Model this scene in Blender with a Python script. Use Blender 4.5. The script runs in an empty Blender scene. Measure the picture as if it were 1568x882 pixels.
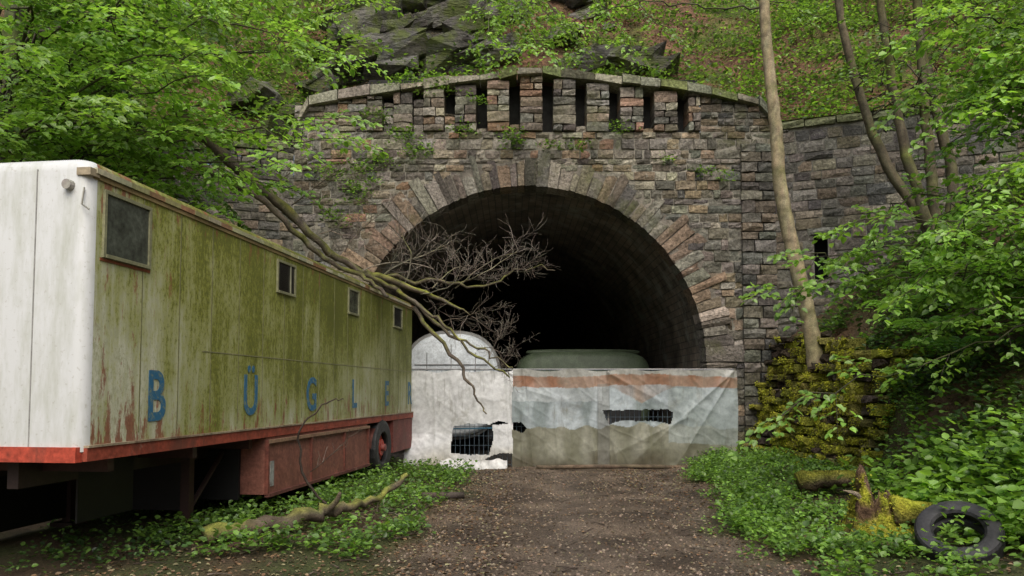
import bpy, math, random
import numpy as np
from mathutils import Vector, Matrix, noise
random.seed(7); rng=np.random.default_rng(7); R=random
scene=bpy.context.scene
Z=Vector((0,0,1))

# ------------------------------------------------------------------ helpers
def link(o,parent=None):
    scene.collection.objects.link(o)
    if parent: o.parent=parent
    return o
def empty(name,loc=(0,0,0),rotz=0):
    e=bpy.data.objects.new(name,None); e.location=loc; e.rotation_euler=(0,0,rotz); e.empty_display_size=.3
    return link(e)
class MB:
    def __init__(s): s.v=[];s.f=[];s.c=[]
    def add(s,vs,fs,col):
        n=len(s.v); s.v+= [tuple(p) for p in vs]; s.f+=[tuple(i+n for i in f) for f in fs]
        if len(col)==len(vs) and hasattr(col[0],'__len__'): s.c+=[tuple(c[:3])+(1,) for c in col]
        else: s.c+=[tuple(col[:3])+(1,)]*len(vs)
    def build(s,name,mat,smooth=False,parent=None):
        me=bpy.data.meshes.new(name); me.from_pydata(s.v,[],s.f)
        a=me.color_attributes.new('Col','FLOAT_COLOR','POINT')
        a.data.foreach_set('color',np.array(s.c,dtype=np.float32).ravel())
        me.materials.append(mat)
        if smooth: me.polygons.foreach_set('use_smooth',[True]*len(me.polygons))
        me.update()
        return link(bpy.data.objects.new(name,me),parent)
class LB:   # leaves
    def __init__(s): s.p=[];s.d=[];s.n=[];s.s=[];s.c=[]
    def one(s,p,d,n,sz,c): s.p.append(tuple(p));s.d.append(tuple(d));s.n.append(tuple(n));s.s.append(sz);s.c.append(c)
    def many(s,p,d,n,sz,c):
        s.p+=list(map(tuple,p));s.d+=list(map(tuple,d));s.n+=list(map(tuple,n));s.s+=list(sz);s.c+=list(map(tuple,c))
    def build(s,name,mat,width=.3,parent=None,fold=.12):
        p=np.array(s.p);d=np.array(s.d);n=np.array(s.n);sz=np.array(s.s)[:,None];c=np.array(s.c)
        d/=np.linalg.norm(d,axis=1,keepdims=True)+1e-9
        r=np.cross(d,n); r/=np.linalg.norm(r,axis=1,keepdims=True)+1e-9
        n=np.cross(r,d)
        def q(a,b,h): return p+d*sz*a+r*sz*b+n*sz*h
        V=np.stack([q(0,0,0),q(.28,-width,fold),q(.68,-width*.8,fold*.7),q(1,0,-.06),q(.68,width*.8,fold*.7),q(.28,width,fold)],1)
        N=len(p); V=V.reshape(-1,3)
        b=(np.arange(N)*6)[:,None]
        F=np.concatenate([b+np.array([0,3,2,1]),b+np.array([0,5,4,3])],1).reshape(-1)
        me=bpy.data.meshes.new(name)
        me.vertices.add(N*6); me.vertices.foreach_set('co',V.astype(np.float32).ravel())
        me.loops.add(len(F)); me.loops.foreach_set('vertex_index',F.astype(np.int32))
        me.polygons.add(N*2); me.polygons.foreach_set('loop_start',(np.arange(N*2)*4).astype(np.int32))
        me.polygons.foreach_set('loop_total',np.full(N*2,4,dtype=np.int32))
        me.update(calc_edges=True); me.validate()
        a=me.color_attributes.new('Col','FLOAT_COLOR','POINT')
        cc=np.concatenate([np.repeat(c,6,0),np.ones((N*6,1))],1).astype(np.float32)
        a.data.foreach_set('color',cc.ravel())
        me.materials.append(mat)
        return link(bpy.data.objects.new(name,me),parent)
def nz(x,y,z=0,s=1): return noise.noise(Vector((x*s,y*s,z*s)))
def mix(a,b,t): t=max(0,min(1,t)); return tuple(a[i]*(1-t)+b[i]*t for i in range(3))
def jit(c,a=.2):
    k=1+R.uniform(-a,a); return tuple(max(0,x*k*(1+R.uniform(-.06,.06))) for x in c)
def smoothpts(P,n=5,wob=0):
    P=[Vector(p) for p in P]; out=[]
    for i in range(len(P)-1):
        a=P[max(i-1,0)];b=P[i];c=P[i+1];d=P[min(i+2,len(P)-1)]
        for k in range(n):
            t=k/n; q=.5*((2*b)+(c-a)*t+(2*a-5*b+4*c-d)*t*t+(3*b-a-3*c+d)*t**3)
            if wob and (i or k): q=q+Vector((R.gauss(0,wob),R.gauss(0,wob),R.gauss(0,wob)))
            out.append(q)
    out.append(P[-1]); return out
def tube(B,pts,r0,r1,sides=8,col=(.1,.08,.06),moss=None,rough=.12,bark=.0,ms=.0,cap=True):
    pts=[Vector(p) for p in pts]; n=len(pts); vs=[];cs=[];fs=[]
    for i,p in enumerate(pts):
        t=(pts[min(i+1,n-1)]-pts[max(i-1,0)]).normalized()
        a=t.cross(Vector((.13,.31,.95))); 
        if a.length<.05: a=t.cross(Vector((1,0,0)))
        a.normalize(); b=t.cross(a)
        r=r0+(r1-r0)*i/(n-1)
        for k in range(sides):
            an=2*math.pi*k/sides; dv=a*math.cos(an)+b*math.sin(an)
            rr=r*(1+rough*R.uniform(-1,1)); vs.append(p+dv*rr)
            c=jit(col,.2)
            if moss is not None:
                m=dv.z*.8+nz(p.x*3,p.y*3,p.z*3)*1.3+ms
                c=mix(c,jit(moss,.25),m*1.3)
            cs.append(c)
    for i in range(n-1):
        for k in range(sides):
            k2=(k+1)%sides; fs.append((i*sides+k,i*sides+k2,(i+1)*sides+k2,(i+1)*sides+k))
    if cap: fs.append(tuple(range(sides-1,-1,-1))); fs.append(tuple((n-1)*sides+k for k in range(sides)))
    B.add(vs,fs,cs)
def box(B,x0,x1,y0,y1,z0,z1,col,bev=0):
    vs=[(x,y,z) for z in(z0,z1) for y in(y0,y1) for x in(x0,x1)]
    fs=[(0,2,3,1),(4,5,7,6),(0,1,5,4),(2,6,7,3),(0,4,6,2),(1,3,7,5)]
    B.add(vs,fs,col)

# ------------------------------------------------------------------ materials
def newmat(name):
    m=bpy.data.materials.new(name); m.use_nodes=True; nt=m.node_tree; nt.nodes.clear()
    out=nt.nodes.new('ShaderNodeOutputMaterial'); return m,nt,out
def nd(nt,t,**k):
    n=nt.nodes.new(t)
    for a,b in k.items(): setattr(n,a,b)
    return n
def tex(nt,scale,detail=4,rough=.6,stretch=None,coord='Object'):
    tc=nd(nt,'ShaderNodeTexCoord'); no=nd(nt,'ShaderNodeTexNoise'); no.inputs['Scale'].default_value=scale
    no.inputs['Detail'].default_value=min(detail,5); no.inputs['Roughness'].default_value=rough
    if stretch:
        mp=nd(nt,'ShaderNodeMapping'); mp.inputs['Scale'].default_value=stretch
        nt.links.new(tc.outputs[coord],mp.inputs[0]); nt.links.new(mp.outputs[0],no.inputs['Vector'])
    else: nt.links.new(tc.outputs[coord],no.inputs['Vector'])
    return no.outputs['Fac']
def ramp(nt,fac,stops):
    r=nd(nt,'ShaderNodeValToRGB'); e=r.color_ramp.elements
    while len(e)<len(stops): e.new(.5)
    for i,(p,c) in enumerate(stops):
        e[i].position=p; e[i].color=(c,c,c,1) if not hasattr(c,'__len__') else tuple(c)+(1,)
    nt.links.new(fac,r.inputs[0]); return r.outputs[0]
def mixc(nt,fac,a,b,mode='MIX'):
    m=nd(nt,'ShaderNodeMix',data_type='RGBA',blend_type=mode)
    for s,i in((fac,0),(a,6),(b,7)):
        if hasattr(s,'links'): nt.links.new(s,m.inputs[i])
        elif hasattr(s,'__len__'): m.inputs[i].default_value=tuple(s)+(1,)
        else: m.inputs[i].default_value=s
    return m.outputs[2]
def bump(nt,h,strength,dist=.02):
    b=nd(nt,'ShaderNodeBump'); b.inputs['Strength'].default_value=strength; b.inputs['Distance'].default_value=dist
    nt.links.new(h,b.inputs['Height']); return b.outputs[0]
def attrmat(name,rough=.9,s1=3,s2=40,lo=.55,hi=1.5,bs=.6,bd=.02,spec=.3,lo2=.6,hi2=1.4,tints=(),st=None):
    m,nt,out=newmat(name); at=nd(nt,'ShaderNodeAttribute',attribute_name='Col')
    f1=tex(nt,s1,3); f2=tex(nt,s2,5,.65,st)
    c=mixc(nt,1.0,at.outputs['Color'],ramp(nt,f1,[(.3,lo),(.7,hi)]),'MULTIPLY')
    c=mixc(nt,1.0,c,ramp(nt,f2,[(.3,lo2),(.7,hi2)]),'MULTIPLY')
    for t_ in tints:
        tc_,sc_,a,b,mx=t_[:5]
        f3=tex(nt,sc_,5,.7,t_[5] if len(t_)>5 else None); c=mixc(nt,ramp(nt,f3,[(a,0.),(b,mx)]),c,tc_)
    p=nd(nt,'ShaderNodeBsdfPrincipled'); p.inputs['Roughness'].default_value=rough
    p.inputs['Specular IOR Level'].default_value=spec
    nt.links.new(c,p.inputs['Base Color']); nt.links.new(bump(nt,f2,bs,bd),p.inputs['Normal'])
    nt.links.new(p.outputs[0],out.inputs[0]); return m
def leafmat(name,trans=.38,rough=.42,spec=.5):
    m,nt,out=newmat(name); at=nd(nt,'ShaderNodeAttribute',attribute_name='Col')
    p=nd(nt,'ShaderNodeBsdfPrincipled'); p.inputs['Roughness'].default_value=rough; p.inputs['Specular IOR Level'].default_value=spec
    nt.links.new(at.outputs['Color'],p.inputs['Base Color'])
    t=nd(nt,'ShaderNodeBsdfTranslucent'); c=mixc(nt,1.0,at.outputs['Color'],(1.6,1.6,.75),'MULTIPLY'); nt.links.new(c,t.inputs[0])
    ms=nd(nt,'ShaderNodeMixShader'); ms.inputs[0].default_value=trans
    nt.links.new(p.outputs[0],ms.inputs[1]); nt.links.new(t.outputs[0],ms.inputs[2]); nt.links.new(ms.outputs[0],out.inputs[0]); return m
M_leaf=leafmat('leaf_green',.42,.40,.6); M_dead=leafmat('leaf_dead',.1,.8,.2); M_mosstuft=leafmat('moss_tuft',.3,.95,.05)
M_stone=attrmat('weathered_sandstone',s1=1.3,s2=16,bs=1,bd=.04,lo=.75,hi=1.3,lo2=.4,hi2=1.6,tints=[((.42,.41,.35),5,.61,.72,.75),((.11,.12,.035),.9,.54,.70,.5),((.03,.027,.023),1.3,.57,.73,.5,(2,1,.35))])
M_mortar=attrmat('old_mortar',s1=4,s2=50)
M_moss=attrmat('moss_stone',s1=5,s2=35,bs=1,bd=.06,lo=.5,hi=1.4,lo2=.3,hi2=1.6,rough=1,spec=.1)
M_bark=attrmat('bark',s1=6,s2=60,bs=.8,bd=.01)
M_ground=attrmat('soil_gravel',s1=1.3,s2=36,bs=1,bd=.05,lo=.6,hi=1.35,lo2=.35,hi2=1.75,spec=.35,rough=.7)
M_hill=attrmat('hill_soil',s1=2.2,s2=22,bs=1,bd=.1,lo=.5,hi=1.5,lo2=.4,hi2=1.7)
M_rock=attrmat('slate_rock',s1=1.5,s2=7,bs=1,bd=.15,lo=.5,hi=1.5,lo2=.35,hi2=1.7,tints=[((.11,.14,.03),1.3,.45,.58,.85),((.24,.24,.21),4,.62,.74,.6)],st=(.6,1,2.5))
M_tarp=attrmat('tarpaulin',s1=2,s2=9,bs=.2,bd=.008,lo=.88,hi=1.1,lo2=.75,hi2=1.2,rough=.5,spec=.5,tints=[((.17,.16,.11),2.2,.56,.72,.5),((.15,.14,.10),3,.58,.70,.5,(2.2,1,.35))])
M_metal=attrmat('painted_metal',s1=4,s2=30,bs=.15,bd=.003,rough=.55,spec=.5,lo=.75,hi=1.2,lo2=.7,hi2=1.2)
M_red=attrmat('red_primer',s1=3,s2=22,bs=.25,bd=.004,rough=.65,lo=.7,hi=1.25,lo2=.6,hi2=1.35,tints=[((.12,.05,.035),2.5,.52,.66,.8,(1,1,.5)),((.34,.22,.16),5,.62,.70,.6)])
M_rubber=attrmat('rubber',s1=4,s2=40,bs=.3,bd=.005,rough=.6,spec=.4)
M_glass=attrmat('dark_glass',s1=4,s2=20,bs=.05,rough=.25,spec=.6)

# ------------------------------------------------------------------ camera / light
cam=bpy.data.cameras.new('camera'); co=bpy.data.objects.new('camera',cam); link(co)
co.location=(0,0,1.6); co.rotation_euler=(math.radians(93),0,0); cam.sensor_width=36; cam.lens=26.2; cam.shift_y=.0625; cam.clip_end=500
scene.camera=co
sv=Vector((.1,-.75,1)).normalized()
sl=bpy.data.lights.new('sun','SUN'); sl.energy=2.3; sl.angle=math.radians(60); sl.color=(1,.98,.94)
so=bpy.data.objects.new('sun',sl); link(so); so.rotation_euler=sv.to_track_quat('Z','Y').to_euler(); so.location=(0,0,30)
w=bpy.data.worlds.new('World'); scene.world=w; w.use_nodes=True; nt=w.node_tree
bg=nt.nodes['Background']; sk=nt.nodes.new('ShaderNodeTexSky'); sk.sky_type='NISHITA'; sk.sun_disc=False
sk.sun_elevation=math.asin(sv.z); sk.sun_rotation=math.atan2(sv.x,sv.y); sk.dust_density=5; sk.air_density=1; sk.ozone_density=.6
bg.inputs[1].default_value=.15; nt.links.new(sk.outputs[0],bg.inputs[0])
scene.view_settings.view_transform='Standard'; scene.view_settings.look='None'; scene.view_settings.exposure=0

# ------------------------------------------------------------------ terrain
FY=17.2; XC=.36; ZC=2.27; RA=4.1
def wline(x): return float(np.interp(x,[-60,-14,-11,-5.1,6.1,10.6,14,60],[6,14,15.2,FY,FY,15.4,13.6,2]))
def walltop(x): return float(np.interp(x,[-14,-11,-5.2,-5.1,-3.5,.5,4.3,6.1,6.2,10.6,14],[6.2,6.7,7.5,8.3,8.6,9.12,8.7,8.3,7.85,7.8,7.9]))
def bank0(y): return float(np.interp(y,[0,7,10,12,14,17.3],[3.9,4.5,5.2,5.8,6.3,5.9]))
def gh(x,y):
    z=.035*nz(x,y,0,.8)+.015*nz(x,y,3,3)
    d=x-bank0(y)
    if d>0:
        st=float(np.interp(y,[9,11.5,14,17.3],[0,.9,1.7,2.3]))
        z+=st*min(1,d/.35)+ (.95*d if d<4 else 3.8+.6*(d-4)) + .22*nz(x,y,5,.7)*min(1,d)
    v=min(max((x-2.9)/1.6,0),1); z+=.18*v
    if x<-6.2:
        d=-x-6.2; z+=(.75*d if d<9 else 6.75+.5*(d-9))+.2*nz(x,y,9,.7)*min(1,d)
    if x<-1.6: z+=.06*min(1,(-x-1.6))
    tr=math.exp(-((x-(.25+.05*y))/.3)**2)+math.exp(-((x-(1.9+.05*y))/.3)**2)
    return min(z-.03*tr,32)
xs=np.unique(np.round(np.concatenate([np.arange(-80,-12,3),np.arange(-12,14,.14),np.arange(14,81,3)]),3))
ts=np.concatenate([np.arange(0,11.5,.14),np.arange(11.5,18,.5),np.arange(18,90,4)])
def grid(name,fn,cf,mat,xs,ts):
    B=MB(); vs=[];cs=[];fs=[]
    for x in xs:
        for t in ts:
            p=fn(float(x),float(t)); vs.append(p); cs.append(cf(*p))
    n=len(ts)
    for i in range(len(xs)-1):
        for j in range(n-1): fs.append((i*n+j,(i+1)*n+j,(i+1)*n+j+1,i*n+j+1))
    B.add(vs,fs,cs); return B.build(name,mat,True)
def roadmask(x,y):
    l=float(np.interp(y,[3,8,12,16],[-2.0,-1.25,-.95,-.6])); r=float(np.interp(y,[3,8,12,16],[2.3,2.75,3.3,4.0]))
    e=.5*nz(x,y,2,1.1)+.2*nz(x,y,6,3)
    return min(max((x-l+e)/.5,0),1)*min(max((r-x+e)/.5,0),1)
def gcol(x,y,z):
    m=roadmask(x,y); k=nz(x,y,1,1.6)
    grav=mix((.145,.108,.075),(.068,.048,.032),.5+k*1.6)
    tr=math.exp(-((x-(.25+.05*y))/.35)**2)+math.exp(-((x-(1.9+.05*y))/.35)**2)
    grav=mix(grav,(.165,.13,.10),.4*tr)
    soil=mix((.09,.058,.035),(.055,.065,.02),.5+k*1.5)
    if x>bank0(y) or x<-6.2: soil=mix((.12,.07,.04),(.06,.075,.02),.45+1.4*nz(x,y,7,.9))
    return mix(soil,grav,m)
grid('ground',lambda x,t:(x,wline(x)-t+.05,gh(x,wline(x)-t+.05)),gcol,M_ground,xs,ts)
def hz(x,t):
    y=wline(x)+t; base=walltop(x)-.12
    if abs(x)>14 or x>13.5: base=max(base,gh(x,wline(x)))-.1
    s=float(np.interp(x,[-12,-5,-1,2,6,12],[.95,1.3,1.45,1.05,.95,.9]))
    z=base+.12*min(t,.6)+s*max(0,t-.5)
    z+=min(1,t/.8)*(.35*nz(x,t,11,.6)+.15*nz(x,t,4,1.7))
    return min(z,base+38)
def hcol(x,y,z):
    k=nz(x,y,z,.55); k2=nz(x,y,z+9,1.8)
    c=mix((.19,.105,.06),(.12,.07,.04),.5+k2)
    gm=(k*1.6+k2*.8)*1.4+(-.15 if 2.5<x<6.5 else .45)
    c=mix(c,(.085,.11,.02),gm)
    if -5<x<-.5: c=mix(c,(.05,.052,.042),.6+k2*2)
    return c
ts2=np.concatenate([np.arange(0,8,.18),np.arange(8,60,2.5)])
grid('hillside',lambda x,t:(x,wline(x)+t+.25,hz(x,t)),hcol,M_hill,xs,ts2)

# ------------------------------------------------------------------ masonry
G1=[(.235,.215,.175),(.185,.168,.138),(.245,.19,.13),(.255,.165,.11),(.11,.098,.084),(.35,.32,.26),(.21,.18,.14),(.26,.22,.16),(.155,.14,.115),(.21,.20,.17),(.14,.13,.11),(.29,.26,.20)]
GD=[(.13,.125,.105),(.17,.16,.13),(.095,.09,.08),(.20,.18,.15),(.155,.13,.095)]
GV=[(.27,.25,.205),(.215,.16,.115),(.11,.098,.084),(.34,.30,.24),(.22,.20,.165),(.165,.145,.12),(.19,.155,.115),(.19,.172,.145),(.24,.18,.125)]
def block(B,P,u0,u1,z0,z1,d,col,back=-.03,g=.014,rg=.024):
    us=[u0+g,(u0+u1)/2,u1-g]; zs=[z0+g,(z0+z1)/2,z1-g]; vs=[]
    for j in range(3):
        for i in range(3):
            e=(i!=1)+(j!=1); jj=g*.8
            vs.append(P(us[i]+R.uniform(-jj,jj),zs[j]+R.uniform(-jj,jj),d-.014*e+R.uniform(-rg,rg)))
    ring=[(0,0),(1,0),(2,0),(2,1),(2,2),(1,2),(0,2),(0,1)]
    ue=[u0+g*.4,(u0+u1)/2,u1-g*.4]; ze=[z0+g*.4,(z0+z1)/2,z1-g*.4]
    for i,j in ring: vs.append(P(ue[i],ze[j],back))
    fs=[(0,1,4,3),(1,2,5,4),(3,4,7,6),(4,5,8,7)]
    for k in range(8):
        a=ring[k];b=ring[(k+1)%8]; fs.append((a[1]*3+a[0],9+k,9+(k+1)%8,b[1]*3+b[0]))
    B.add(vs,fs,jit(col,.25))
def planeP(O,Bp):
    O=Vector(O);U=(Vector(Bp)-O); L=U.length; U.normalize(); N=U.cross(Z)
    def P(u,z,d): return O+U*u+Vector((0,0,z))+N*d
    return P,L
def quadm(B,P,u0,u1,z0,z1,d,col): B.add([P(u0,z0,d),P(u1,z0,d),P(u1,z1,d),P(u0,z1,d)],[(0,1,2,3)],col)
portal=empty('stone_tunnel_portal')
P0=lambda u,z,d:Vector((u,FY-d,z))
MC=(.27,.25,.205)
B=MB(); BM=MB()
slots=[-2.9,-2.2,-1.46,-.71,.06,.84,1.62,2.4,3.2,4.0]; ZS=7.66
z=-.4
while z<9.4:
    h=R.choice([.13,.15,.17,.2,.22,.26]); z1=z+h; zm=(z+z1)/2
    if z<ZS<z1+.08: z1=ZS; zm=(z+z1)/2
    a0=-5.1; b0=5.35 if z<7.2 else 6.1
    if zm<ZC: ex=[(XC-RA-.7,XC+RA+.7)]
    elif zm<ZC+RA+.5: q=math.sqrt((RA+.5)**2-(zm-ZC)**2); ex=[(XC-q,XC+q)]
    else: ex=[]
    if zm>ZS: ex=[(-3.4,4.42)]
    out=[(a0,ex[0][0]),(ex[0][1],b0)] if ex else [(a0,b0)]
    for a,b in out:
        if b-a<.05: continue
        u=a
        while u<b-.02:
            wd=R.uniform(.16,.5)
            if u+wd>b-.12: wd=b-u
            tp=walltop(u+wd/2)-.12
            if z<tp-.06:
                um=u+wd/2
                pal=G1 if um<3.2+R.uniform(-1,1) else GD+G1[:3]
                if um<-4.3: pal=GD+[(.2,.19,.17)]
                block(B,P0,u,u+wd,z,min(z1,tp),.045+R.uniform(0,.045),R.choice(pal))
            u+=wd
    z=z1
edges=[-3.4]+slots+[4.42]
for i in range(len(edges)-1):
    a=edges[i]+(.12 if i>0 else 0); b=edges[i+1]-(.12 if i<len(edges)-2 else 0)
    z=ZS
    while True:
        tp=walltop((a+b)/2)-.14
        if z>tp-.05: break
        h=R.uniform(.15,.25); z1=min(z+h,tp)
        if tp-z1<.07: z1=tp
        dd=.13+R.uniform(-.02,.03)
        if R.random()<.45:
            m=a+(b-a)*R.uniform(.35,.65)
            block(B,P0,a,m,z,z1,dd,R.choice(G1),back=-.5); block(B,P0,m,b,z,z1,dd,R.choice(G1),back=-.5)
        else: block(B,P0,a,b,z,z1,dd,R.choice(G1),back=-.5)
        z=z1
    zf=[1.1,.95,.45,.1,.2,0,.15,0,.1,.05,0][i]
    if i<len(edges)-2 and zf>.08:
        zz=ZS; zt_=min(ZS+zf,walltop(edges[i+1])-.3)
        while zz<zt_-.03: zn=min(zz+.2,zt_); block(B,P0,edges[i+1]-.12,edges[i+1]+.12,zz,zn,.02,R.choice(G1)); zz=zn
th=0
def PV(u,r,d): return Vector((XC-math.cos(u)*r,FY-d,ZC+math.sin(u)*r))
while th<math.pi-.01:
    w_=R.uniform(.035,.068)
    if th+w_>math.pi-.03: w_=math.pi-th
    g=.0024; ln=R.choice([.42,.55,.66,.78,.88])
    col=jit(R.choice(GV),.2); us=[th+g,th+w_/2,th+w_-g]; rs=[RA,RA+ln*.5,RA+ln]; vs=[]
    d=.10+R.uniform(-.025,.04)
    for j in range(3):
        for i in range(3): vs.append(PV(us[i]+R.uniform(-.002,.002),rs[j]+(R.uniform(-.05,.05) if j else R.uniform(-.01,.01)),d-.014*((i!=1)+(j!=1))+R.uniform(-.022,.022)))
    ring=[(0,0),(1,0),(2,0),(2,1),(2,2),(1,2),(0,2),(0,1)]
    ub=[th,th+w_/2,th+w_]
    for i,j in ring: vs.append(PV(ub[i],rs[j],-.5))
    fs=[(0,3,4,1),(1,4,5,2),(3,6,7,4),(4,7,8,5)]
    for k in range(8):
        a=ring[k];b=ring[(k+1)%8]; fs.append((a[1]*3+a[0],b[1]*3+b[0],9+(k+1)%8,9+k))
    B.add(vs,fs,col)
    th+=w_
for sgn in(-1,1):
    z=-.4; k=0
    while z<ZC:
        z1=min(z+R.uniform(.2,.3),ZC); wdt=[.72,.55][k%2]; k+=1
        if sgn>0:
            block(B,P0,XC+RA,XC+RA+wdt,z,z1,.10,R.choice(GV[2:]),back=-.5)
            if wdt<.7: block(B,P0,XC+RA+wdt,XC+RA+.74,z,z1,.04,R.choice(GD))
        else: block(B,P0,XC-RA-wdt,XC-RA,z,z1,.10,R.choice(GV),back=-.5)
        z=z1
z=-.4
while z<7.2:
    z1=z+R.uniform(.2,.3); m=R.uniform(5.6,5.85)
    block(B,P0,5.32,m,z,z1,.16,R.choice(GD),rg=.035); block(B,P0,m,6.12,z,z1,.16,R.choice(GD),rg=.035); z=z1
B.build('facade_blocks',M_stone,parent=portal)
for a in np.arange(-5.1,6.1,.14):
    for zz in np.arange(-.4,ZS,.14):
        xm=a+.07; zm=zz+.07
        if (zm<ZC and abs(xm-XC)<RA+.25) or (zm>=ZC and math.hypot(xm-XC,zm-ZC)<RA+.25): continue
        quadm(BM,P0,a,min(a+.14,6.1),zz,min(zz+.14,ZS),.022,MC)
quadm(BM,P0,-3.45,4.47,ZS-.1,9.1,-.42,(.03,.03,.028)); quadm(BM,P0,-5.1,-3.4,ZS,8.3,.018,MC); quadm(BM,P0,4.42,6.1,ZS,8.25,.018,MC)  # slot backs near-black: shade of the recesses put into the colour
box(BM,-3.5,4.55,FY+.0,FY+.5,ZS-.03,ZS-.001,(.08,.08,.07))
for k in range(60):
    a,b=math.pi*k/60,math.pi*(k+1)/60
    BM.add([(XC-math.cos(t)*r,FY+yy,ZC+math.sin(t)*r) for t,r,yy in((a,RA+.035,-.05),(b,RA+.035,-.05),(b,RA+.6,-.05),(a,RA+.6,-.05))],[(0,1,2,3)],(.19,.17,.14))
for s_ in(-1,1):
    a,b=sorted((XC+s_*(RA+.035),XC+s_*(RA+.6))); quadm(BM,P0,a,b,-.4,ZC,.05,(.19,.17,.14))
quadm(BM,lambda u,z,d:Vector((-5.1,FY+u,z)),0,1,-.4,8.2,0,(.1,.09,.08)); quadm(BM,lambda u,z,d:Vector((6.1,FY+u,z)),0,1,-.4,8.2,0,(.1,.09,.08))
BM.build('mortar_core',M_mortar,parent=portal)
B=MB(); x=-5.2
while x<6.1:
    wd=min(R.uniform(.4,.8),6.2-x); za=walltop(x)-.12; zb=walltop(x+wd)-.12; h=R.uniform(.14,.22)
    pr=.2+R.uniform(-.03,.04); vs=[]
    for (xx,zz) in((x+.008,za),(x+wd-.008,zb)):
        for yy in(FY-pr,FY+.55):
            for k in(0,h): vs.append((xx+R.uniform(-.01,.01),yy+R.uniform(-.03,.03),zz+k+R.uniform(-.03,.03)))
    fs=[(0,4,5,1),(1,5,7,3),(0,1,3,2),(4,6,7,5),(2,3,7,6),(0,2,6,4)]
    B.add(vs,fs,jit(R.choice([(.25,.24,.18),(.20,.20,.14),(.29,.27,.21),(.16,.18,.07)]),.15)); x+=wd
B.build('coping_stones',M_stone,parent=portal)
def tunnel():
    m,nt,out=newmat('tunnel_lining'); uv=nd(nt,'ShaderNodeUVMap',uv_map='UVMap'); br=nd(nt,'ShaderNodeTexBrick')
    nt.links.new(uv.outputs[0],br.inputs['Vector']); br.inputs['Scale'].default_value=1; br.inputs['Brick Width'].default_value=.5; br.inputs['Row Height'].default_value=.17
    br.inputs['Mortar Size'].default_value=.012; br.inputs['Color1'].default_value=(.24,.19,.14,1); br.inputs['Color2'].default_value=(.14,.115,.09,1); br.inputs['Mortar'].default_value=(.08,.07,.06,1)
    f=tex(nt,1.2,5,.7); c=mixc(nt,1.0,br.outputs['Color'],ramp(nt,f,[(.3,.35),(.7,1.7)]),'MULTIPLY')
    c=mixc(nt,ramp(nt,tex(nt,.9,5,.75),[(.52,0.),(.66,.8)]),c,(.34,.34,.28))
    p=nd(nt,'ShaderNodeBsdfPrincipled'); p.inputs['Roughness'].default_value=.7
    b1=bump(nt,br.outputs['Fac'],-.6,.02); nt.links.new(b1,p.inputs['Normal'])
    nt.links.new(c,p.inputs['Base Color']); nt.links.new(p.outputs[0],out.inputs[0])
    prof=[(XC-RA-.02,-.4,0),(XC-RA-.02,ZC,2.67)]
    for k in range(1,48):
        a=math.pi*k/48; prof.append((XC-math.cos(a)*(RA+.02),ZC+math.sin(a)*(RA+.02),2.67+a*RA))
    prof+=[(XC+RA+.02,ZC,2.67+math.pi*RA),(XC+RA+.02,-.4,5.34+math.pi*RA)]
    ys=[FY+.2+i*1.5 for i in range(34)]; vs=[];fs=[];uvs=[]
    for y in ys:
        for (x,z,s) in prof: vs.append((x,y,z)); uvs.append((y,s))
    n=len(prof)
    for j in range(len(ys)-1):
        for i in range(n-1): fs.append((j*n+i,j*n+i+1,(j+1)*n+i+1,(j+1)*n+i))
    fs.append(tuple((len(ys)-1)*n+i for i in range(n)))
    me=bpy.data.meshes.new('tunnel_vault'); me.from_pydata(vs,[],fs); ul=me.uv_layers.new(name='UVMap')
    for l in me.loops: ul.data[l.index].uv=uvs[l.vertex_index]
    me.materials.append(m); link(bpy.data.objects.new('tunnel_vault',me),portal)
tunnel()
B=MB(); box(B,XC-RA-.1,XC+RA+.1,FY+.0,FY+50,-.3,0.006,(.05,.045,.04)); B.build('tunnel_floor',M_ground,parent=portal)
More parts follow.
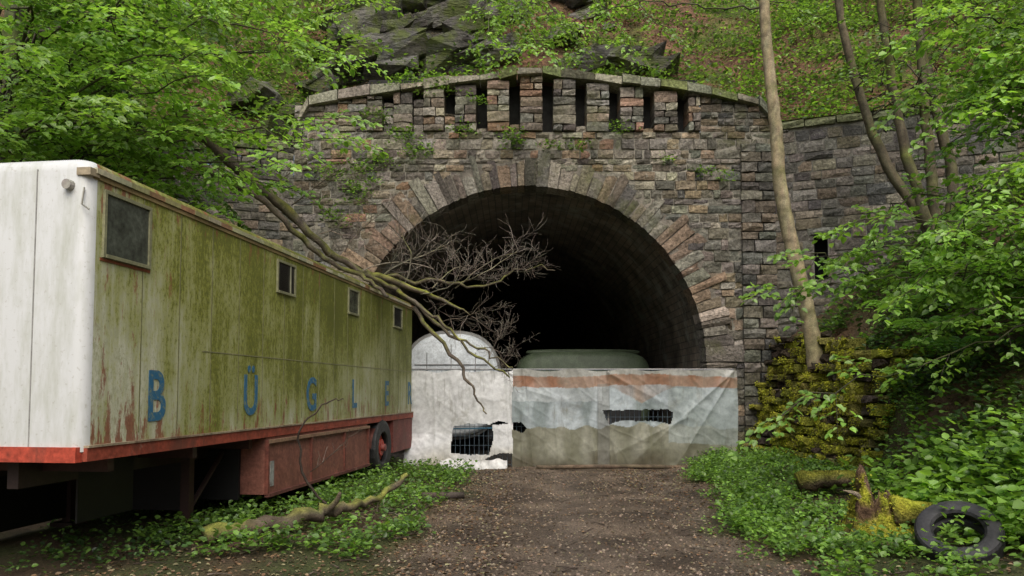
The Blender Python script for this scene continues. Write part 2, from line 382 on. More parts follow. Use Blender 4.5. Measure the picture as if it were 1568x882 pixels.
def wing(name,A,Bp,top,pal,hole=None,course=(.16,.28)):
    e=empty(name); P,L=planeP(A,Bp); B=MB(); z=-.4
    while z<max(top)+.1:
        z1=z+R.uniform(*course); u=0
        while u<L-.02:
            wd=R.uniform(.24,.65)
            if u+wd>L-.15: wd=L-u
            a,b=u,u+wd; u=b
            tp=top[0]+(top[1]-top[0])*(a+b)/2/L-.18
            if z>tp-.05: continue
            if hole and z1>hole[2] and z<hole[3] and b>hole[0] and a<hole[1]:
                if a<hole[0]-.06: block(B,P,a,hole[0],z,min(z1,tp),.04,R.choice(pal))
                if b>hole[1]+.06: block(B,P,hole[1],b,z,min(z1,tp),.04,R.choice(pal))
                continue
            block(B,P,a,b,z,min(z1,tp),.04+R.uniform(0,.03),R.choice(pal),rg=.018)
        z=z1
    u=0
    while u<L:
        wd=min(R.uniform(.5,.9),L-u+.01); t0=top[0]+(top[1]-top[0])*u/L
        block(B,P,u,u+wd,t0-.17,t0+.02,.10,(.16,.17,.09),back=-.3); 
        vs=[P(u,t0+.02,.09),P(u+wd,t0+.02,.09),P(u+wd,t0+.02,-.5),P(u,t0+.02,-.5)]; B.add(vs,[(0,1,2,3)],(.12,.15,.04)); u+=wd
    B.build('blocks',M_stone,parent=e)
    B=MB(); tm=min(top)-.1; c=(.18,.17,.145)
    if hole:
        a,b,z0,z1=hole
        quadm(B,P,0,a,-.4,tm,.012,c);quadm(B,P,b,L,-.4,tm,.012,c);quadm(B,P,a,b,-.4,z0,.012,c);quadm(B,P,a,b,z1,tm,.012,c)
        D=(.02,.02,.02); quadm(B,P,a,b,z0,z1,-.6,D)  # niche back near-black, the shade inside the hole painted on
        for uu in(a,b): B.add([P(uu,z0,0),P(uu,z0,-.6),P(uu,z1,-.6),P(uu,z1,0)],[(0,1,2,3)],(.1,.09,.08))
        for zz in(z0,z1): B.add([P(a,zz,0),P(a,zz,-.6),P(b,zz,-.6),P(b,zz,0)],[(0,1,2,3)],(.1,.09,.08))
        B2=MB(); block(B2,P,a-.15,b+.15,z1,z1+.16,.09,(.2,.185,.155)); block(B2,P,a-.12,b+.12,z0-.12,z0,.09,(.2,.185,.155)); B2.build('niche_lintel',M_stone,parent=e)
    else: quadm(B,P,0,L,-.4,tm,.012,c)
    B.build('mortar_core',M_mortar,parent=e)
wing('stone_retaining_wall',(6.12,FY-.02,0),(10.6,15.4,0),(7.85,7.8),GD+[(.19,.165,.13)],hole=(.84,1.13,4.13,5.15))
wing('stone_retaining_wall',(10.6,15.4,0),(14,13.6,0),(7.8,7.9),GD)
wing('stone_retaining_wall',(-11,15.2,0),(-5.1,FY-.02,0),(6.7,7.5),GD+G1[:3])
e=empty('mossy_stone_wall'); B=MB(); LM=LB()
pl=[(5.95,17.0),(6.2,15.0),(6.3,14.0),(6.1,12.9),(6.2,12.2),(8.2,11.8)]
MS=(.44,.45,.055)
for i in range(len(pl)-1):
    a=pl[i];b=pl[i+1]
    P,L=planeP((a[0],a[1],0),(b[0],b[1],0))
    if P(0,0,1).x>P(0,0,0).x: P,L=planeP((b[0],b[1],0),(a[0],a[1],0))
    z=0.05; ym=(a[1]+b[1])/2; top=gh(bank0(ym)+.4,ym)+.15+(.5 if i==4 else 0)
    while z<top:
        z1=z+R.uniform(.14,.24); u=-.25
        while u<L+.1:
            wd=R.uniform(.18,.45); dd=.72-.28*z+R.uniform(-.14,.12)
            m=R.random(); c=mix((.16,.14,.07),(.42,.42,.06),.1+m)
            if R.random()<.18: c=(.10,.08,.06)
            block(B,P,u,u+wd,z+R.uniform(-.02,.02),z1+.01,dd,c,back=-.2,g=.03,rg=.05)
            if c[0]>.13:
                for _ in range(int(60*wd*(z1-z)/.06)):
                    q=P(u+R.uniform(.03,wd-.03),z1+R.uniform(-(z1-z)*.7,.02),dd+R.uniform(-.03,.015)); k_=.6+.7*m
                    cc=jit(MS,.35); cc=tuple(x*k_ for x in cc)
                    LM.one(q,(R.gauss(-.6,.5),R.gauss(-.4,.5),R.gauss(-.2,.6)),(R.gauss(-.3,.6),R.gauss(-.6,.5),1),R.uniform(.02,.045),cc)
            u+=wd
        z=z1
B.build('mossy_blocks',M_moss,parent=e); LM.build('moss_tufts',M_mosstuft,parent=e)

# ------------------------------------------------------------------ rock outcrop
def rocks(name,centres):
    import bmesh
    e=empty(name); bm=bmesh.new()
    for (cx,cy,cz,s,n) in centres:
        for _ in range(n):
            c=Vector((cx+R.gauss(0,s),cy+R.gauss(0,.3)+.3,cz+R.gauss(0,s*.6)))
            k=R.uniform(.6,1.3)
            sc=Vector((R.uniform(.5,.95),R.uniform(.5,.7),R.uniform(.16,.34)))*k
            rot=Matrix.Rotation(math.radians(R.gauss(-20,4)),3,'Y')@Matrix.Rotation(R.uniform(-.15,.15),3,'Z')
            vs=[bm.verts.new(c+rot@Vector((R.uniform(-1,1)*sc.x,R.uniform(-1,1)*sc.y,R.choice([-1,1])*R.uniform(.5,1)*sc.z))) for _ in range(16)]
            r=bmesh.ops.convex_hull(bm,input=vs)
            bmesh.ops.delete(bm,geom=[g for g in r['geom_interior'] if isinstance(g,bmesh.types.BMVert)],context='VERTS')
    me=bpy.data.meshes.new(name); bm.to_mesh(me); bm.free()
    a=me.color_attributes.new('Col','FLOAT_COLOR','POINT'); cc=[]
    for v in me.vertices:
        q=jit((.125,.12,.105),.35); cc+=[*q,1]
    a.data.foreach_set('color',cc); me.materials.append(M_rock); link(bpy.data.objects.new('rock_ledges',me),e)
def hp(x,t,dz=0): return (x,wline(x)+t+.25,hz(x,t)+dz)
cs=[]
for x,t,s,n in[(-3.8,1.4,.6,26),(-2.8,1.8,.7,46),(-1.8,1.8,.6,40),(-3.4,2.9,.8,46),(-2.0,3.2,.9,50),(-.9,2.6,.5,20),(-1.0,1.5,.4,14),(2.2,1.5,.5,16),(3.1,1.8,.5,16),(1.2,2.4,.5,10),(-6,1.5,.8,16),(1.6,4,.7,14)]:
    p=hp(x,t,-.2); cs.append((p[0],p[1],p[2],s,n))
rocks('rock_outcrop',cs)

# ------------------------------------------------------------------ vegetation functions
GB=[(.20,.36,.06),(.24,.42,.075),(.155,.29,.05),(.30,.46,.13)]
GM=[(.11,.205,.04),(.14,.26,.05),(.085,.165,.035)]
GK=[(.055,.115,.03),(.07,.145,.036),(.045,.09,.03)]
def spray(L,B,p,d,length,leaf,pal,droop=.25,bark=(.06,.05,.04)):
    p=Vector(p); d=Vector(d).normalized(); side=d.cross(Z)
    if side.length<.1: side=Vector((1,0,0))
    side.normalize(); tone=R.choice([R.uniform(.5,.85),R.uniform(.85,1.35),R.uniform(.85,1.35)])
    tilt=(R.gauss(0,.25),R.gauss(-.35,.3))
    def leafat(q,tw,s):
        pr=tw.cross(Z).normalized() if tw.cross(Z).length>.05 else side
        ld=tw*.7+pr*s*.8+Vector((R.gauss(0,.15),R.gauss(0,.15),R.gauss(-.25,.2)))
        nn=Vector((tilt[0]+R.gauss(0,.3),tilt[1]+R.gauss(0,.3),1))
        c=R.choice(pal); k=tone*R.uniform(.75,1.25); L.one(q,ld,nn,leaf*R.uniform(.65,1.15),(c[0]*k,c[1]*k,c[2]*k))
    n=max(4,int(length/.085)); pts=[]
    for i in range(n+1):
        t=i/n; q=p+d*length*t+Vector((0,0,-droop*length*t*t)); pts.append(q)
        s=1 if i%2 else -1
        if i>0: leafat(q,d,s)
        if i>=1 and i<n:
            sl=length*.5*(1-.65*t)*R.uniform(.7,1.1); sd=(d*.65+side*s*.8+Vector((0,0,R.gauss(0,.15)))).normalized()
            m=max(2,int(sl/.065))
            for j in range(1,m+1):
                tt=j/m; qq=q+sd*sl*tt+Vector((0,0,-droop*.8*sl*tt*tt)); leafat(qq,sd,1 if j%2 else -1)
            leafat(qq,sd,0)
    if B: tube(B,pts[::3]+[pts[-1]],.005,.002,3,bark,cap=False)
def limb(L,B,pts,r0,leaf,pal,step=.22,t0=.25,slen=(.5,1.0),col=(.07,.06,.045),droop=.25,up=0,k2=1):
    P=smoothpts(pts,6,.05); tube(B,P,r0,.006,5,col,moss=(.07,.09,.02))
    tot=sum((P[i+1]-P[i]).length for i in range(len(P)-1)); 
    cum=0; nxt=t0*tot; k=0
    for i in range(len(P)-1):
        sg=(P[i+1]-P[i]); l=sg.length
        while nxt<cum+l:
            q=P[i]+sg*((nxt-cum)/l); d=sg.normalized(); 
            for _ in range(k2):
                s=d.cross(Z).normalized()*(1 if k%2 else -1); k+=1
                spray(L,B,q,d*.6+s*R.uniform(.4,1)+Vector((0,0,R.gauss(up,.35))),R.uniform(*slen)*(1.1-.4*nxt/tot),leaf,pal,droop)
            nxt+=step
        cum+=l
    spray(L,B,P[-1],P[-1]-P[-3],slen[1]*.8,leaf,pal,droop)
def plants(L,pos,k,h,leaf,pal,spread=.12,flat=.3):
    pos=np.asarray(pos); N=len(pos)
    p=np.repeat(pos,k,0); M=N*k; a=rng.uniform(0,2*math.pi,M); el=rng.normal(.25,flat,M)
    d=np.stack([np.cos(a)*np.cos(el),np.sin(a)*np.cos(el),np.sin(el)],1)
    hh=rng.uniform(.2,1,M)*np.repeat(rng.uniform(.4,1.4,N),k)*h
    p=p+np.stack([rng.normal(0,spread,M)*.5,rng.normal(0,spread,M)*.5,hh],1)+d*spread*.3
    n=np.stack([rng.normal(0,.4,M),rng.normal(-.15,.4,M),np.ones(M)],1)
    c=np.array(pal)[rng.integers(0,len(pal),M)]*np.repeat(rng.uniform(.5,1.35,N),k)[:,None]*rng.uniform(.8,1.2,M)[:,None]
    L.many(p,d,n,leaf*np.repeat(rng.uniform(.7,1.5,N),k)*rng.uniform(.6,1.2,M),c)
def tree(name,trunk,r0,r1,limbs,leaf,pal,tcol=(.09,.08,.065),tm=(.07,.09,.02),limb_r=.05,wob=.012,**kw):
    e=empty(name,(0,0,0)); B=MB(); L=LB()
    for tr in(trunk if isinstance(trunk[0][0],(list,tuple)) else [trunk]): tube(B,smoothpts(tr,6,wob),r0,r1,12,tcol,moss=tm,rough=.05)
    for l in limbs: limb(L,B,l,limb_r,leaf,pal,**kw)
    B.build('trunk_and_branches',M_bark,True,parent=e); 
    if L.p: L.build('leaves',M_leaf,parent=e,width=.34)
    return e
def mk(a,b,sag=.4,wob=.3):
    a=Vector(a);b=Vector(b); W=lambda:Vector((R.uniform(-wob,wob),R.uniform(-wob,wob),R.uniform(-wob,wob)*.6))
    return [a,a*.67+b*.33+W()+Vector((0,0,sag*.8)),a*.33+b*.67+W()+Vector((0,0,sag)),b]
# --- beech tree left
lims=[]
TX=(-8.6,12.2)
E=[(-2.5,9.6,4.9),(-2.7,10.4,5.5),(-3.2,9.2,4.5),(-3.1,10,6.4),(-3.8,8.8,5.4),(-4.2,9.5,7.0),(-4.6,8.2,4.8),(-4.8,8.8,6.1),(-5.4,8.0,5.4),(-5.6,8.5,7.0),(-6.0,7.6,4.5),(-6.3,8.2,6.2),(-5.0,10.5,4.8),(-6.6,9.5,4.9),(-6.4,10.5,5.9),(-4.0,11,7.6),(-2.7,11.4,7.0),(-2.6,11.6,7.9),(-5.5,11,8.3),(-7.4,9,7.2),(-4.4,10.2,4.25),(-3.6,10.6,4.6),(-2.6,10.8,6.6)]
E+=[(R.uniform(-6.5,-3.2),R.uniform(8,11),R.uniform(4.4,7.6)) for _ in range(9)]
for ex in E: lims.append(mk((TX[0]+.1,TX[1],max(3.4,ex[2]-R.uniform(.2,1.0))),ex,.5))
tree('beech_tree',[(-8.8,12.5,1.5),(-8.6,12.2,5),(-8.3,12.2,9),(-8.2,12,13)],.2,.1,lims,.108,GB,step=.21,t0=.38,slen=(.5,1.0),limb_r=.03)
lims=[]
for i in range(30):
    lims.append(mk((-9.5,14.5,R.uniform(4,10)),(R.uniform(-9,-4.8),R.uniform(12.5,15),R.uniform(3.9,11)),.5))
tree('beech_tree',[(-9.5,14.6,2),(-9.4,14.5,7),(-9.3,14.4,13)],.18,.1,lims,.12,GM,step=.3,t0=.1,slen=(.5,1.1),limb_r=.04)
# --- right trees
lims=[]
E=[(3.25,9.0,2.85),(3.8,9.4,3.35),(3.0,8.6,1.3),(4.3,9,3.7),(4.6,9.2,3.0),(5.0,8.3,3.4),(4.9,9.8,3.9),(5.4,9.0,2.5),(5.8,8.6,3.2),(5.3,8.0,3.9),(5.8,9.6,4.0),(6.4,9.6,3.0),(4.0,9.6,2.95),(4.5,9.4,3.4),(5.0,9.6,3.2),(5.4,9.4,3.7),(4.6,8.6,2.75),(5.2,8.6,3.0)]
for ex in E: lims.append(mk((7.6,9.6,max(2.6,ex[2]+R.uniform(-.4,.5))),ex,.25))
tree('hazel_tree',[(7.8,9.8,2.6),(7.6,9.6,4),(7.5,9.5,7)],.09,.05,lims,.10,GB,step=.2,t0=.12,slen=(.4,.75),limb_r=.016)
lims=[]
E=[(4.9,9.1,5.25),(5.1,9,6.1),(5.4,9.1,5.5),(5.8,9,6.1),(6.2,9.5,5.2),(6.2,9.5,5.9),(5.4,9.2,6.4),(6.8,10,5.4),(6.6,9.3,6.6),(5.9,10,4.9),(5.7,8.8,5.0),(6.0,8.8,5.4),(6.2,8.6,5.8),(6.1,9,6.9),(5.3,9,5.0),(5.5,8.8,5.8)]
for ex in E: lims.append(mk((9.0,11,ex[2]+.3),ex,.3))
tree('hazel_tree',[(9.2,11,5.0),(9.0,11,7),(8.9,10.9,11)],.12,.06,lims,.105,GB,step=.18,t0=.2,slen=(.4,.75),limb_r=.02)
bt=[(6.12,15,2.0),(6.05,15,2.75),(5.86,15,3.7),(5.58,15,5.08),(5.46,15,5.9),(5.41,15,6.9),(5.33,15,7.8),(5.24,15,8.9),(5.22,15,10.4),(5.4,15,13.5),(5.3,15.2,16)]
lims=[mk((5.25,15,9.5),(1.2,14.2,8.8),.2,.15),mk((5.26,15,11),(2.5,14,10.2),.3),mk((5.3,15,12),(7.5,14,11.5),.3)]
tree('slender_ash_tree',bt,.165,.085,lims,.09,GB,tcol=(.31,.26,.16),tm=(.15,.15,.06),limb_r=.022,step=.6,t0=.6,slen=(.3,.6),wob=.004)
st=[[(8.1,14,4.3),(7.7,14,5.0),(6.9,14,6.5),(6.3,14,9.2),(6.2,14,13)],[(8.15,14.1,4.4),(8.0,14,5.6),(7.9,14,7.3),(7.8,14,9.4),(7.9,14,13)],[(8.2,14,4.4),(8.4,14,5.6),(8.1,14,7.1),(8.0,14.3,9.4),(8.3,14,13)],[(8.0,14,4.4),(7.6,13.9,5.6),(7.35,14,7.1),(7.1,14,9.4),(7.0,14,12)]]
lims=[]
for i in range(24):
    s=R.choice(st); a=s[R.choice([2,3])]; lims.append(mk((a[0],a[1],a[2]+R.uniform(-.3,1)),(a[0]+R.uniform(-1.6,2.8),a[1]-R.uniform(-.8,1.2),a[2]+R.uniform(.4,1.8)),.2))
tree('field_maple_tree',st,.11,.06,lims,.085,GB[:3]+GM,tcol=(.10,.085,.055),tm=(.12,.13,.035),limb_r=.018,step=.34,t0=.35,slen=(.35,.7))
T=(-1.5,20.5)
lims=[mk((T[0],T[1],12.6+R.random()),ex,.7,.4) for ex in[(-.4,13.2,7.75),(.5,12.8,7.7),(1.3,13.8,8.1),(0,14.5,8.4),(2.2,14.6,8.7),(3.2,15,9.1),(.9,14.4,8.9),(1.9,15,9.5),(-3.6,14,8.8),(.1,13.8,8.9),(6.6,15,9.4),(7.4,15,9.0)]]
tree('beech_tree',[(-1.5,20.8,10),(-1.5,20.5,13),(-1.3,20.3,17)],.15,.1,lims,.10,GB,step=.24,t0=.7,slen=(.45,.8),limb_r=.03)

# --- fallen tree
e=empty('fallen_dead_tree'); B=MB()
GT=(.11,.09,.07); MT=(.15,.155,.035)
def grow(p,d,ln,r,depth,up=.1,col=(.125,.10,.08)):
    p=Vector(p); d=Vector(d).normalized(); pts=[p]; n=6
    for i in range(n):
        d=(d+Vector((R.gauss(0,.22),R.gauss(0,.16),R.gauss(up*.3,.22)))).normalized(); pts.append(pts[-1]+d*ln/n)
    tube(B,pts,r,max(.0025,r*.4),5 if r>.01 else 3,jit(R.choice([col,(.24,.21,.17)]),.2),moss=(.16,.16,.06) if r>.012 else None,cap=False)
    if depth>0:
        for i in range(1,n+1):
            for _ in range(R.choice([1,1,2])):
                sd=(d+Vector((R.gauss(0,.7),R.gauss(0,.4),R.gauss(up,.7)))).normalized()
                grow(pts[i],sd,ln*R.uniform(.3,.6),r*.5,depth-1,up,col)
tube(B,smoothpts([(-5.6,12.0,6.3),(-4.69,12.5,5.4),(-3.9,12.6,4.75),(-3.3,12.8,4.1),(-2.58,13,3.68),(-1.77,13,3.2),(-.94,12.8,2.44),(-.04,12.6,1.83)],6,.03),.11,.012,9,GT,moss=MT,rough=.22)
tube(B,smoothpts([(-5.6,12.0,5.5),(-4.2,12.4,4.8),(-3.3,12.6,3.95),(-2.6,12.7,3.6),(-2.1,12.6,3.2)],6,.03),.06,.03,8,GT,moss=MT,rough=.2)
tube(B,smoothpts([(-2.6,13,3.7),(-1.53,13,3.32),(-.73,12.9,2.92)],6,.03),.07,.01,8,GT,moss=(.22,.23,.04),rough=.2)
tube(B,smoothpts([(-2.2,13,3.6),(-1.4,13,3.5),(-.5,13,3.45),(.18,13,3.75),(.75,12.9,3.7)],6,.03),.035,.006,6,GT,moss=MT)
tube(B,smoothpts([(-1.7,12.9,3.05),(-.92,12.5,2.1),(-.65,12.5,1.6),(-.42,12.4,1.22)],6,.025),.04,.01,7,GT,moss=MT)
tube(B,smoothpts([(-2.0,12.9,3.35),(-1.35,12.7,2.9),(-.9,12.6,2.5),(-.3,12.5,2.2),(.0,12.5,1.95)],6,.025),.035,.01,6,GT,moss=(.22,.23,.04))
for p,d,l,r,dp in[((-2.3,13,3.6),(.6,0,.7),1.3,.016,2),((-1.9,13,3.45),(.6,.1,.8),1.3,.015,2),((-1.4,13,3.4),(.5,0,.8),1.2,.013,2),((-1,13,3.4),(.7,-.1,.5),1.3,.014,2),((-.5,13,3.4),(.8,0,.6),.9,.01,2),((-.9,13,3.5),(1,.1,.2),1.2,.013,2),((-1.6,13,3.3),(.9,-.2,-.1),1.1,.012,2),((-2.9,12.8,4),(.3,0,1),1.1,.012,2),((.1,12.9,3.7),(1,0,.3),.6,.008,1),((-.3,12.6,2.0),(.8,0,.4),.6,.007,2),((-3.3,12.7,4.3),(.8,-.2,.4),1.2,.011,2),((-.7,12.9,2.9),(.8,0,-.4),.6,.008,2),((-1.5,13,3.3),(.2,.1,-1),.7,.008,2),((-2.2,13.2,3.7),(.1,0,1),1.2,.011,2),((-3.8,12.7,4.8),(.6,-.1,.3),1.2,.011,2),((-.6,12.8,2.3),(.9,0,.3),.8,.009,2),((-1.2,12.8,2.8),(.9,0,.1),.9,.009,2),((-4.2,12.5,5),(.5,0,.7),1.3,.011,2),((-2.6,12.9,3.7),(.5,0,.4),1.3,.012,2),((-.4,12.7,2.1),(.3,0,1),.7,.007,2)]:
    grow(p,d,l,r,dp)
B.build('trunk_and_twigs',M_bark,True,parent=e)
e=empty('dead_branch'); B=MB()
tube(B,smoothpts([(-2.15,9.3,.05),(-2.55,9.3,.5),(-2.6,9.2,1.1),(-2.3,9.2,1.45),(-2.1,9.3,1.5)],5,.015),.02,.006,6,(.06,.045,.035))
grow((-2.5,9.3,.6),(.5,0,.2),.6,.008,1); grow((-2.2,9.3,.12),(1,0,.1),1.2,.014,2,0)
B.build('twigs',M_bark,True,parent=e)
LOG=[(-3.1,7.6,.14),(-2.6,8.0,.17),(-2.1,8.4,.24),(-1.9,8.6,.27),(-1.6,9.2,.32),(-1.35,9.7,.52)]
e=empty('fallen_log'); B=MB()
tube(B,smoothpts(LOG,6,.016),.095,.03,9,(.10,.08,.055),moss=(.18,.19,.04),rough=.28)
tube(B,smoothpts([(-2.1,8.4,.24),(-1.95,8.35,.38),(-1.9,8.3,.48)],4),.045,.018,7,(.10,.08,.055),moss=(.18,.19,.04))
tube(B,smoothpts([(-1.3,10.9,.08),(-.7,11,.08)],3),.06,.05,7,(.07,.055,.045))
B.build('log',M_bark,True,parent=e)
def seg_d(x,y):
    b=9
    for i in range(len(LOG)-1):
        a=Vector(LOG[i][:2]);c=Vector(LOG[i+1][:2]);p=Vector((x,y)); t=max(0,min(1,(p-a).dot(c-a)/(c-a).length_squared)); b=min(b,(a+(c-a)*t-p).length)
    return b
e=empty('mossy_tree_stump')
sx,sy,sz=3.88,8.0,gh(3.88,8.0)-.05
B=MB(); vs=[];cs_=[];fs=[]; NS=32; NR=16
for j in range(NR):
    t=j/(NR-1)
    for k in range(NS):
        a=2*math.pi*k/NS
        top=.44+.34*max(0,math.cos(a-2.9))**2+.14*nz(math.cos(a)*2,math.sin(a)*2,3,1.5)+R.uniform(-.04,.04)
        zz=t*top
        flare=.32*math.exp(-zz/.22)
        rr=(.22-.11*t)+flare*(.65+.35*math.cos(3*a+.6))+.08*nz(math.cos(a)*3,math.sin(a)*3,zz*4,1)+R.uniform(-.015,.015)
        vs.append((sx-.03*t+math.cos(a)*rr*1.1,sy+math.sin(a)*rr,sz+zz))
        m=nz(a*1.5,zz*5,2,1.3)+.25
        cs_.append(mix((.12,.075,.045),jit((.34,.34,.04),.3),m*3) if t<.95 else (.18,.12,.08))
for j in range(NR-1):
    for k in range(NS):
        k2=(k+1)%NS; fs.append((j*NS+k,j*NS+k2,(j+1)*NS+k2,(j+1)*NS+k))
vs.append((sx,sy,sz+.3)); cs_.append((.10,.07,.045))
for k in range(NS): fs.append(((NR-1)*NS+k,(NR-1)*NS+(k+1)%NS,len(vs)-1))
B.add(vs,fs,cs_)
tube(B,smoothpts([(sx-.12,sy-.05,sz+.35),(sx-.26,sy-.1,sz+.48),(sx-.40,sy-.1,sz+.52)],3),.04,.008,6,(.28,.22,.16),rough=.3)
tube(B,smoothpts([(sx+.1,sy-.1,sz+.3),(sx+.4,sy-.2,sz+.30),(sx+.75,sy-.25,sz+.1)],3,.01),.17,.08,9,(.13,.09,.055),moss=(.34,.34,.04),rough=.3,ms=.2)
B.build('stump',M_moss,True,parent=e)
LM=LB()
for v,c in zip(vs,cs_):
    if c[1]>.18:
        for _ in range(5): LM.one((v[0]+R.gauss(0,.02),v[1]+R.gauss(0,.02),v[2]+R.gauss(0,.02)),(R.gauss(0,.5),R.gauss(-.4,.5),R.gauss(0,.6)),(R.gauss(0,.6),R.gauss(-.5,.5),1),R.uniform(.015,.035),jit((.34,.35,.045),.4))
LM.build('moss_tufts',M_mosstuft,parent=e)
e=empty('fallen_log'); B=MB()
tube(B,smoothpts([(3.95,10.4,.34),(4.3,10.3,.41),(4.75,10.3,.4)],4,.02),.13,.10,10,(.14,.11,.07),moss=(.26,.26,.04),ms=.1,rough=.2)
B.build('log',M_moss,True,parent=e)

# ------------------------------------------------------------------ undergrowth
def scatter(n,x0,x1,y0,y1,test=None,fn=gh):
    out=[]
    while len(out)<n:
        x=R.uniform(x0,x1); y=R.uniform(y0,y1)
        if test and not test(x,y): continue
        out.append((x,y,fn(x,y)))
    return out
def clear(x,y):
    if seg_d(x,y)<.15 or seg_d(x,y+.35)<.2: return False
    if math.hypot(x-4.0,(y-6.65)*.9)<.38: return False
    if math.hypot(x-sx,(y-7.6))<.45: return False
    if 3.8<x<4.9 and 9.6<y<10.3: return False
    return True
L=LB()
plants(L,scatter(1250,-3.6,-.3,7,15,lambda x,y: roadmask(x,y)<.3 and nz(x,y,0,1.1)+.4*nz(x,y,3,3)>-.1 and x<-.75-.05*(15-y)+.5*nz(x,y,4,1.6) and clear(x,y)),9,.2,.055,GM+GB[:1])
plants(L,scatter(400,-6.5,-3.0,5.5,12,lambda x,y:nz(x,y,0,.9)>0),7,.14,.05,GM+GK)
L.build('ground_cover_plants',M_leaf,width=.36)
L=LB()
plants(L,scatter(2900,2.4,6.4,6,16,lambda x,y: roadmask(x,y)<.3 and x<bank0(y)+.5 and nz(x,y,0,1)+.5*nz(x,y,2,2.7)>-.22 and clear(x,y)),9,.2,.052,GB[:3]+GM)
plants(L,scatter(150,2.2,3.6,6,14,lambda x,y: roadmask(x,y)<.75 and clear(x,y)),6,.1,.045,GB[:3]+GM)
plants(L,scatter(150,4.4,5.6,6.3,10,clear),14,.5,.1,GB[:3],spread=.3)
L.build('ground_cover_plants',M_leaf,width=.38)
L=LB()
plants(L,scatter(3600,5.0,13,6,16,lambda x,y:x>bank0(y)+.25 and nz(x,y,5,.8)>-.15 and y<wline(x)-.1),10,.35,.085,GB[:1]+GM+GK+GK,spread=.28)
plants(L,scatter(1400,-14,-6.3,5,15,lambda x,y:y<wline(x)-.1),10,.4,.085,GK+GM,spread=.3)
L.build('bank_undergrowth',M_leaf,width=.33)
L=LB(); pos=[]
while len(pos)<3700:
    x=R.uniform(-13,14); t=R.uniform(.3,8); k=nz(x,t,21,.5)
    w_=.85 if x<-4 else (.25 if x<0 else (.22 if x<6.3 else .7))
    if k+R.uniform(-.35,.35)>.35-w_*.8: pos.append(hp(x,t,.1 if x<0 and x>-4.5 else 0))
plants(L,pos,12,.5,.10,GM+GB[:2]+GK[:1],spread=.35)
L.build('hillside_scrub',M_leaf)
L=LB()
for px,pz,n,s in[(-3.1,7.9,16,.3),(-2.2,7.1,14,.3),(-2.6,7.5,12,.3),(-1.2,7.6,10,.25),(.0,7.5,10,.22),(.1,7.25,6,.2),(1.6,7.2,6,.18),(2.5,7.6,8,.16),(-.8,8.3,7,.16),(-3.4,6.7,20,.4),(-4.2,6.5,14,.35),(3.6,6.9,4,.12),(-1.6,8.6,10,.25),(-2.4,8.7,14,.3),(5.0,6.5,4,.12),(4.4,6.6,5,.12),(1,7.2,5,.15),(-3.6,6.2,18,.35),(-4,5.6,14,.35),(-3.0,6.9,10,.3)]:
    plants(L,[(px+R.gauss(0,s*.6),FY-.14,pz+R.gauss(0,s*.35)) for _ in range(n)],14,.14,.07,GM+GB[:2],spread=.22)
for x in np.arange(-5,6,.13):
    if R.random()<.6: plants(L,[(x,FY+R.uniform(-.1,.4),walltop(x)+.03)],9,.13,.055,GM+[(.16,.17,.04)],spread=.14)
for u in np.arange(0,8,.12):
    x=6.1+u*.93; plants(L,[(x,wline(x)+R.uniform(0,.4),walltop(x)+.02)],9,.2,.07,GM+[(.14,.15,.04)],spread=.16)
L.build('wall_plants',M_leaf,width=.3)
e=empty('fern_plant'); L=LB(); B=MB()
for (fx,fy,fs_) in[(6.9,12.9,1.2),(7.3,12.0,1.1),(7.6,12.8,1.2),(6.3,10.6,1),(8.0,13,1.1),(6.6,11.5,1.1),(7.0,10.8,1)]:
    fz=gh(fx,fy)+.15
    for k in range(12):
        a=k*.52+R.uniform(-.2,.2); pts=[]
        for i in range(15):
            t=i/14; pts.append(Vector((fx+math.cos(a)*.65*t*fs_,fy+math.sin(a)*.65*t*fs_,fz+.5*math.sin(t*2.2)*fs_)))
        tube(B,pts,.006,.002,3,(.1,.14,.03),cap=False)
        for i in range(2,15):
            s=Vector((-math.sin(a),math.cos(a),0)); ln=.17*math.sin(math.pi*min(1,(1.05-i/15)*1.1+.05))+.02
            for sg in(-1,1): L.one(pts[i],s*sg+Vector((math.cos(a)*.3,math.sin(a)*.3,-.1)),(0,-.3,1),ln,jit((.18,.36,.06)))
B.build('stems',M_bark,parent=e); L.build('fronds',M_leaf,width=.15,parent=e)
L=LB()
def litter(n,x0,x1,y0,y1,size,pal,fn,test=None):
    ps=np.array(scatter(n,x0,x1,y0,y1,test,fn)); ps[:,2]+=.008; N=len(ps); a=rng.uniform(0,6.28,N)
    d=np.stack([np.cos(a),np.sin(a),rng.normal(0,.2,N)],1); nn=np.stack([rng.normal(0,.3,N),rng.normal(0,.3,N),np.ones(N)],1)
    L.many(ps,d,nn,size*rng.uniform(.4,1.2,N),np.array(pal)[rng.integers(0,len(pal),N)]*rng.uniform(.7,1.3,N)[:,None])
DP=[(.19,.12,.065),(.14,.08,.045),(.25,.18,.11),(.09,.06,.04),(.24,.22,.12)]
litter(11000,-4,5.5,6,17,.035,DP+[(.06,.05,.04),(.06,.045,.03)],gh)
litter(6000,-4,0,6,16,.05,DP,gh); litter(6000,4.5,12,6,15.5,.09,DP,gh,lambda x,y:x>bank0(y))
litter(2500,2,4.5,6,16,.05,DP,gh)
litter(3500,-12,-6,5,15,.09,DP,gh)
ps=[];
for _ in range(11000):
    x=R.uniform(-6,13); t=R.uniform(.2,7); ps.append(hp(x,t,.02))
ps=np.array(ps); N=len(ps); a=rng.uniform(0,6.28,N)
L.many(ps,np.stack([np.cos(a),np.sin(a),rng.normal(0,.5,N)],1),np.stack([rng.normal(0,.4,N),rng.normal(-.6,.3,N),np.ones(N)],1),.1*rng.uniform(.5,1.2,N),np.array(DP[:4])[rng.integers(0,4,N)])
L.build('leaf_litter',M_dead,width=.33)
B=MB()
